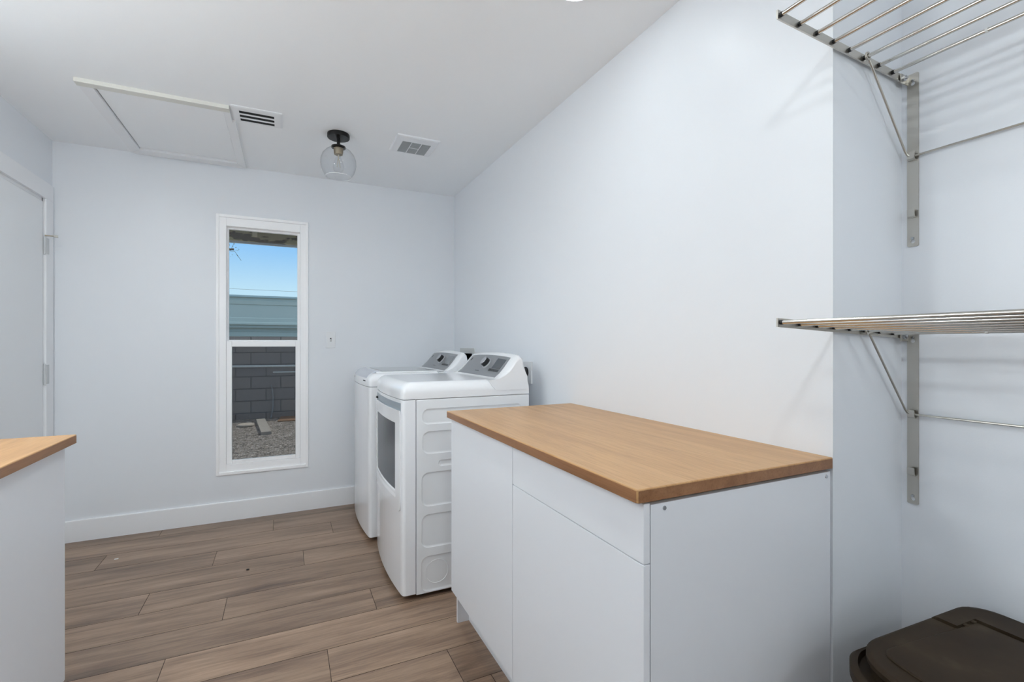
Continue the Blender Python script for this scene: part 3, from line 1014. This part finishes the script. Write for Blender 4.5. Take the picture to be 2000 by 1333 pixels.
do = thing('dryer_outlet', 'white wall outlet plate with the black dryer plug', 'outlet', (XR, 2.455, 1.048))
bm = B(); box(bm, (XR - 0.013, 2.394, 0.985), (XR, 2.516, 1.111), 0.003); obj('cover_plate', bm, PLASTIC, do)
bm = B(); cyl(bm, (XR - 0.0125, 2.455, 1.048), (XR - 0.0155, 2.455, 1.048), 0.032, seg=32); obj('receptacle', bm, BLACK, do)
bm = B(); tube(bm, [(XR - 0.033, 2.451, 0.99), (XR - 0.033, 2.448, 0.93), (XR - 0.036, 2.444, 0.84), (XR - 0.045, 2.46, 0.70), (XR - 0.050, 2.50, 0.50), (XR - 0.050, 2.52, 0.30), (XR - 0.055, 2.50, 0.12), (XR - 0.075, 2.49, 0.06), (XR - 0.1105, 2.49, 0.055)], 0.007, 10)
cable = obj('power_cord', bm, BLACK, dryer, label='black power cord')
bm = B()
cyl(bm, (XR - 0.0160, 2.452, 1.046), (XR - 0.044, 2.452, 1.046), 0.026, 0.022, seg=24)
box(bm, (XR - 0.044, 2.436, 0.985), (XR - 0.022, 2.466, 1.050), 0.006)
obj('plug', bm, BLACK, cable)

# ------------------------------------------------------------------ wall drying racks
def rack(label):
    Z0 = 1.9660
    yb = 0.7225                     # first bracket, centre line
    span = 1.10                     # to the other bracket
    TILT = 0.030
    r = thing('wall_drying_rack', label, 'drying rack', (XA, yb - span / 2, Z0), 'steel wall drying racks')
    zb = lambda x: 1.9490 + 0.0115 + (1.584 - x) * 0.045    # centre height of the end bar
    for k, y in enumerate((yb, yb - span)):
        sg = 1 if k == 0 else -1
        bm = B()
        prism(bm, rrect(y - 0.0135, y + 0.0135, 1.486, 1.971, 0.004, 3), 0, XA - 0.0032, XA)
        br = obj('wall_bracket', bm, STEEL, r)
        for z in (1.500, 1.943):
            bm = B(); cyl(bm, (XA - 0.01, y, z), (XA + 0.01, y, z), 0.0052, seg=16)
            cut(br, bm)
            bm = B(); cyl(bm, (XA - 0.0006, y, z + 0.009), (XA - 0.0062, y, z + 0.009), 0.0048, 0.0036, seg=16); obj('screw', bm, ZINC, br)
        # ear that carries the end bar and its nut
        bm = B()
        ya, yc_ = (y + 0.0105, y + 0.0135) if sg > 0 else (y - 0.0135, y - 0.0105)
        box(bm, (XA - 0.040, ya, 1.942), (XA - 0.002, yc_, 1.969), 0.001)
        obj('ear', bm, STEEL, br)
        yn = y + 0.0105 if sg > 0 else y - 0.0105
        bm = B(); cyl(bm, (XA - 0.028, yn, 1.956), (XA - 0.028, yn - 0.007 * sg, 1.956), 0.0078, seg=6); cyl(bm, (XA - 0.028, yn - 0.007 * sg, 1.956), (XA - 0.028, yn - 0.011 * sg, 1.956), 0.004, seg=12); obj('nut', bm, ZINC, br)
        for z in (1.739, 1.578):
            bm = B()
            prof = [(XA - 0.003, z - 0.012), (XA - 0.010, z - 0.0125), (XA - 0.0145, z - 0.008), (XA - 0.0155, z + 0.006), (XA - 0.0150, z + 0.011), (XA - 0.0130, z + 0.011), (XA - 0.0132, z + 0.005), (XA - 0.0122, z - 0.006), (XA - 0.0095, z - 0.0098), (XA - 0.003, z - 0.0095)]
            prism(bm, prof, 1, y - 0.0085, y + 0.0085)
            obj('hook', bm, STEEL, br)
        # end bar
        bm = B()
        ye = y + 0.0195 * sg
        x0, x1 = 1.040, 1.575
        poly = []
        for x, dz in ((x0, -0.0105), (x1, -0.0105), (x1, 0.0105), (x0, 0.0105)):
            poly.append((x, zb(x) + dz))
        prism(bm, poly, 1, min(ye, ye - 0.004 * sg), max(ye, ye - 0.004 * sg))
        obj('end_bar', bm, STEEL, r)
    xs = [1.050 + 0.0668 * k for k in range(8)]
    for k, x in enumerate(xs):
        bm = B()
        cyl(bm, (x, yb + 0.0215, zb(x) + 0.001), (x, yb - span - 0.0215, zb(x) + 0.001), 0.0048, seg=18)
        rd = obj('rod', bm, CHROME, r)
        bm = B(); cyl(bm, (x, yb + 0.0152, zb(x) + 0.001), (x, yb + 0.0095, zb(x) + 0.001), 0.0056, seg=16); obj('collar', bm, BLACK, rd)
    x = xs[7]
    bm = B(); cyl(bm, (x, 0.543, zb(x) + 0.001), (x, 0.538, zb(x) + 0.001), 0.0058, seg=18); obj('joint_ring', bm, simple('joint_white', rgb(225, 224, 220), rough=0.4), r)
    # brace wire: loop round the sixth rod, down to the hook, across, and up again
    xr = xs[5]
    zr = zb(xr) + 0.001
    bm = B()
    ys_, ye_ = yb + 0.006, yb - span - 0.006
    a = (xr + 0.006, ys_, zr - 0.009)
    pts = [a, (XA - 0.024, ys_ + 0.003, 1.752), (XA - 0.016, ys_ + 0.001, 1.742), (XA - 0.0095, ys_ - 0.006, 1.7385), (XA - 0.0085, yb - 0.012, 1.7375),
           (XA - 0.0085, yb - span + 0.012, 1.7375), (XA - 0.0095, ye_ + 0.006, 1.7385), (XA - 0.016, ye_ - 0.001, 1.742), (XA - 0.024, ye_ - 0.003, 1.752), (xr + 0.006, ye_, zr - 0.009)]
    tube(bm, pts, 0.0029, 10)
    for y in (ys_, ye_):
        lp = [(xr + 0.0085 * math.cos(t), y, zr + 0.0085 * math.sin(t)) for t in [2 * PI * k / 20 for k in range(20)]]
        tube(bm, lp + [lp[0]], 0.0029, 8)
    obj('brace_wire', bm, STEEL, r)
    return r
rk = rack('upper steel wall drying rack, its rods seen from below near the ceiling')
dup(rk, rk.location - Vector((0, 0, 0.722)), 'lower steel wall drying rack at eye level, its rods seen edge on')

# ------------------------------------------------------------------ brown bin under the racks
def trash_bin():
    r = thing('trash_bin', 'dark brown plastic bin with hinged lid under the steel racks', 'trash bin', (1.31, 0.33, 0))
    W = 0.270
    yc = 0.335
    def fx(y, x0=1.035, d=0.060):
        return x0 + d * min(1.0, abs((y - yc) / W)) ** 2.2
    def outline(ins, z, xb=1.548, extra=0.0, n=40, rc=0.075):
        lo, hi = yc - W + ins, yc + W - ins
        front = []
        for k in range(n + 1):
            y = lo + (hi - lo) * (1 - math.cos(PI * k / n)) / 2
            e = min(y - lo, hi - y)
            x = fx(y) + ins - extra
            if e < rc:
                x += rc - math.sqrt(max(rc * rc - (rc - e) ** 2, 0))
            front.append((x, y))
        bk = []
        r2 = 0.06
        for k in range(7):
            a = PI / 2 * k / 6
            bk.append((xb - ins - r2 + r2 * math.sin(a), hi - r2 + r2 * math.cos(a)))
        for k in range(7):
            a = PI / 2 * k / 6
            bk.append((xb - ins - r2 + r2 * math.cos(a), lo + r2 - r2 * math.sin(a)))
        return [(x, y, z) for x, y in front + bk]
    bm = B()
    loft(bm, [outline(0.075, 0.0), outline(0.07, 0.01), outline(0.012, 0.50), outline(0.010, 0.525)])
    obj('body', bm, BINM, r)
    bm = B()
    loft(bm, [outline(0.012, 0.500), outline(-0.012, 0.502, extra=0.018), outline(-0.016, 0.510, extra=0.020), outline(-0.016, 0.528, extra=0.020), outline(-0.012, 0.532, extra=0.018), outline(-0.006, 0.532, extra=0.014), outline(-0.004, 0.520, extra=0.012), outline(0.006, 0.520), outline(0.010, 0.540), outline(0.016, 0.540)])
    obj('rim', bm, BINM, r)
    lo, hi = yc - W + 0.040, yc + W - 0.040
    sa, sb, se = 1.378, 1.452, 0.052       # hinge line: at the ends, in the middle, length of the ends
    def region(g):
        return [(sa + g, yc - W - 0.1), (sa + g, yc - W + se + g), (sb + g, yc - W + se + g), (sb + g, yc + W - se - g), (sa + g, yc + W - se - g), (sa + g, yc + W + 0.1)]
    def shell(loops):
        bm = B()
        loft(bm, [outline(i, z) for i, z in loops])
        return bm
    lidf = obj('lid', shell([(0.004, 0.540), (0.0, 0.544), (0.0, 0.553), (0.003, 0.557), (0.010, 0.5595)]), BINM, r)
    bm = B(); prism(bm, region(-0.0014) + [(2.0, yc + W + 0.1), (2.0, yc - W - 0.1)], 2, 0.4, 0.7); cut(lidf, bm)
    lidb = obj('lid_hinge_panel', shell([(0.008, 0.540), (0.004, 0.545), (0.004, 0.558), (0.008, 0.563), (0.018, 0.5655)]), BINM, r)
    bm = B(); prism(bm, region(0.0014) + [(0.5, yc + W + 0.1), (0.5, yc - W - 0.1)], 2, 0.4, 0.7); cut(lidb, bm)
    # raised field on the flap, with rounded corners, following the bowed front edge
    bm = B()
    def field(ins, z):
        out = []
        n = 24
        rc = 0.03
        for k in range(n + 1):
            y = lo + ins + (hi - lo - 2 * ins) * (1 - math.cos(PI * k / n)) / 2
            e = min(y - lo - ins, hi - ins - y)
            x = fx(y, 1.088, 0.048) + ins
            if e < rc:
                x += rc - math.sqrt(max(rc * rc - (rc - e) ** 2, 0))
            out.append((x, y, z))
        out += [(sb - 0.012, hi - 0.02 - ins, z), (sb - 0.012, lo + 0.02 + ins, z)]
        return out
    loft(bm, [field(0.0, 0.5585), field(0.0, 0.5612), field(0.002, 0.5628), field(0.005, 0.5632)])
    obj('raised_field', bm, BINM, lidf)
    for y in (yc + W - se - 0.004, yc - W + se + 0.004):
        for x in (sa + 0.030, sa + 0.062):
            bm = B(); box(bm, (x - 0.006, y - 0.006, 0.5600), (x + 0.006, y + 0.006, 0.5648), 0.002); obj('hinge_tab', bm, BINM, lidb)
    # latch handle below the lid at the front
    bm = B()
    us = [yc - 0.17 + 0.34 * k / 16 for k in range(17)]
    sheet(bm, lambda y, k: Vector((fx(y) - (0.006, 0.020, 0.026, 0.024)[int(k)], y, (0.556, 0.553, 0.543, 0.520)[int(k)])), us, [0, 1, 2, 3], None, (0.006, 0, -0.002))
    obj('lid_grip', bm, BINM, lidf, angle=50)
    r.rotation_euler = (0, 0, math.radians(-3.2))
    return r
trash_bin()

# ------------------------------------------------------------------ crumbs on the floor
bm = B(); lathe(bm, (-0.182, 2.916, 0), [(0.0075, 0.0), (0.0085, 0.0015), (0.005, 0.004), (0.001, 0.0045)], 9)
tag(obj('debris_chip', bm, BLACK, loc=(-0.182, 2.916, 0)), 'tiny dark chip lying on the planks in front of the window', 'debris')
bm = B(); box(bm, (-0.868, 3.372, 0.0), (-0.850, 3.384, 0.0022), 0.0006)
tag(obj('paint_flake', bm, PLASTIC, loc=(-0.86, 3.378, 0)), 'tiny white paint flake on the planks near the baseboard', 'debris')

# ------------------------------------------------------------------ outside the window
GZ = -0.05
bm = B(); box(bm, (-6, YB + 0.15, GZ - 0.2), (6, 14, GZ)); structure('ground', bm, GRAVEL, 'pale gravel yard outside the window', 'ground')
bm = B(); box(bm, (-6, 9.1, GZ - 0.1), (6, 9.3, 1.33)); structure('wall_garden', bm, BLOCK, 'grey concrete block yard wall seen through the window', 'wall')
bm = B(); box(bm, (-6, 9.085, 1.326), (6, 9.315, 1.336)); structure('trim_1', bm, simple('wall_cap', rgb(150, 150, 150), rough=0.9), 'thin mortar cap along the top of the block wall', 'wall cap')

sh = thing('garden_shed', 'pale teal metal shed with horizontal ribs beyond the block wall', 'shed', (0, 11.2, GZ))
YS = 10.5
kz = lambda z: 1.213 + (z - 1.213) * (YS / 9.5)
prof = [(0.00, 2.060), (-0.03, 2.050), (-0.03, 2.020), (0.000, 2.015), (0.000, 1.975), (-0.016, 1.965), (-0.010, 1.905), (0.006, 1.895), (0.006, 1.675), (-0.012, 1.660), (-0.012, 1.600), (-0.055, 1.575), (-0.055, 1.548), (0.0, 1.535), (0.0, 1.497), (0.10, 1.490), (0.10, 1.440), (0.088, 1.430), (0.10, 1.42), (0.10, 1.360), (0.088, 1.350), (0.10, 1.34), (0.10, 0.3)]
poly = [(YS + y, kz(z)) for y, z in prof] + [(YS + 1.5, GZ), (YS + 1.5, kz(2.06))]
bm = B(); prism(bm, poly, 0, -4.5, 4.5); obj('siding', bm, TEAL, sh, wn=False, angle=15)
bm = B(); prism(bm, [(YS - 0.05, kz(2.060)), (YS - 0.05, kz(2.030)), (YS - 0.035, kz(2.025)), (YS - 0.035, kz(2.055)), (YS + 1.52, kz(2.075)), (YS + 1.52, kz(2.085))], 0, -4.55, 4.55); obj('roof_trim', bm, simple('teal_trim', rgb(176, 204, 210), rough=0.4), sh)

ev = thing('roof_eave', 'weathered roof eave with peeling paint above the window', 'eave', (-0.14, 4.5, 2.06))
bm = B(); box(bm, (-2.2, 4.50, 2.066), (2.2, 4.54, 2.26)); obj('fascia_board', bm, PEEL, ev, label='board with peeling olive paint')
bm = B(); box(bm, (-2.2, 4.535, 2.050), (2.2, 4.56, 2.25)); obj('drip_edge', bm, PALEPAINT, ev)
bm = B(); box(bm, (-2.2, YB + 0.15, 2.26), (2.2, 4.56, 2.29)); obj('roof_deck', bm, simple('dark_decking', rgb(70, 66, 62), rough=0.9), ev)
bm = B(); box(bm, (-0.247, YB + 0.15, 2.17), (-0.208, 4.50, 2.26)); obj('rafter', bm, simple('dark_rafter', rgb(84, 78, 72), rough=0.9), ev)
bm = B(); box(bm, (-0.247, 4.470, 2.105), (-0.210, 4.4995, 2.175), 0.003); obj('rafter_end_block', bm, BLOCKPAINT, ev)

bm = B(); box(bm, (-0.065, -0.66, 0), (0.065, 0.66, 0.045), 0.004)
o = obj('wood_plank', bm, GREYWOOD); o.location = (-0.300, 8.08, GZ); o.rotation_euler = (0, 0, math.radians(5.5))
tag(o, 'weathered grey plank lying on the gravel outside', 'plank')
bm = B(); lathe(bm, (-0.545, 8.33, GZ), [(0.10, 0.0), (0.115, 0.015), (0.112, 0.03), (0.09, 0.04)], 24)
tag(obj('paving_stone', bm, STONE, loc=(-0.545, 8.33, GZ)), 'flat pale round stone on the gravel beside the plank', 'stone')
bm = B(); box(bm, (0, -0.22, 0), (0.75, 0.22, 0.018), 0.002)
o = obj('plywood_scrap', bm, PLY); o.location = (-0.09, 8.80, GZ + 0.002); o.rotation_euler = (math.radians(1.5), 0, math.radians(-6))
tag(o, 'brown plywood offcut on the gravel by the block wall', 'plywood')
bm = B(); tube(bm, [(-2.5, 9.0805, 0.848), (2.5, 9.0805, 0.815)], 0.020, 12)
tag(obj('water_pipe', bm, PVC, loc=(0, 9.07, 0.83)), 'long pale pipe running across the block wall', 'pipe', 'pipes on the block wall')
bm = B(); tube(bm, [(-0.19, 9.0895, 0.726), (2.5, 9.0895, 0.715)], 0.011, 12)
tag(obj('water_pipe', bm, PVC, loc=(1.1, 9.083, 0.72)), 'short thin white pipe just below the long pipe', 'pipe', 'pipes on the block wall')
bm = B(); tube(bm, [(-0.22, 9.085, 0.52), (-0.205, 9.08, 0.44), (-0.185, 9.075, 0.30), (-0.19, 9.07, 0.14), (-0.21, 9.05, 0.0), (-0.22, 9.0, GZ + 0.01)], 0.012, 8)
tag(obj('garden_hose', bm, simple('faded_hose', rgb(140, 146, 150), rough=0.6), loc=(-0.2, 9.08, 0.2)), 'faded grey hose hanging down the block wall', 'hose')
bm = B(); tube(bm, [(-8, 12.6, 2.52), (0, 12.6, 2.47), (8, 12.6, 2.52)], 0.003, 6)
tag(obj('power_line', bm, WIRE, loc=(0, 12.6, 2.48)), 'thin dark overhead wire just above the shed roof', 'cable')

# tree whose outer twigs show at the edge of the upper pane
tr = thing('yard_tree', 'bare tree twigs with small leaves against the sky', 'tree', (-2.3, 12.8, GZ))
bm = B()
tube(bm, [(-2.3, 12.8, GZ), (-2.28, 12.8, 1.5), (-2.2, 12.8, 2.6), (-1.95, 12.8, 3.1), (-1.5, 12.8, 3.35), (-1.08, 12.8, 3.42)], 0.022, 8)
for k in range(9):
    x = -1.75 + 0.085 * k
    z = 3.22 + 0.02 * k
    tube(bm, [(x, 12.8, z), (x + random.uniform(0.05, 0.18), 12.8 + random.uniform(-0.1, 0.1), z + random.uniform(-0.25, 0.28))], 0.004, 5)
obj('branches', bm, BARK, tr)
bm = B()
for k in range(90):
    p = Vector((random.triangular(-2.0, -0.93, -1.25), 12.8 + random.uniform(-0.2, 0.2), random.gauss(3.40, 0.11)))
    a = Vector((random.uniform(-1, 1), random.uniform(-1, 1), random.uniform(-1, 1))).normalized() * 0.022
    b = a.orthogonal().normalized() * 0.009
    v = [bm.verts.new(p + a), bm.verts.new(p + b), bm.verts.new(p - a), bm.verts.new(p - b)]
    bm.faces.new(v)
o = obj('leaves', bm, LEAF, tr, wn=False)

# ------------------------------------------------------------------ sky and light
w = bpy.data.worlds.new('World')
SC.world = w
w.use_nodes = True
nt = w.node_tree
bg = nt.nodes['Background']
tc = node(nt, 'ShaderNodeTexCoord')
sp = node(nt, 'ShaderNodeSeparateXYZ')
nt.links.new(tc.outputs['Generated'], sp.inputs[0])
r = ramp(nt, [(0.0, rgb(150, 140, 130)), (0.02, rgb(214, 242, 255)), (0.10, rgb(198, 234, 255)), (0.21, rgb(120, 192, 255)), (0.30, rgb(150, 205, 255)), (0.5, rgb(222, 232, 244)), (1.0, rgb(226, 234, 244))])
nt.links.new(sp.outputs['Z'], r.inputs[0])
nt.links.new(r.outputs[0], bg.inputs['Color'])
bg.inputs['Strength'].default_value = 1.0

sun = bpy.data.lights.new('sun', 'SUN')
sun.energy = 3.4
sun.angle = math.radians(0.5)
sun.color = (1.0, 0.95, 0.88)
so = bpy.data.objects.new('sun', sun)
COL.objects.link(so)
so.location = (4, 6, 8)
so.rotation_euler = Vector((-0.55, -0.20, -0.80)).to_track_quat('-Z', 'Y').to_euler()

# ------------------------------------------------------------------ camera
cam = bpy.data.cameras.new('camera')
co = bpy.data.objects.new('camera', cam)
COL.objects.link(co)
co.location = (0, 0, 1.213)
co.rotation_euler = (PI / 2, 0, math.radians(-25.46))
cam.sensor_width = 36.0
cam.sensor_fit = 'HORIZONTAL'
cam.lens = 930.0 / 2000.0 * 36.0
cam.shift_y = 5.5 / 2000.0
cam.clip_start = 0.02
SC.camera = co

SC.view_settings.view_transform = 'Standard'
SC.view_settings.look = 'None'
SC.view_settings.gamma = 1.0
SC.view_settings.use_curve_mapping = False
SC.view_settings.exposure = 0.02
SC.cycles.use_denoising = True
SC.cycles.max_bounces = 14
SC.cycles.diffuse_bounces = 10
SC.cycles.transparent_max_bounces = 16
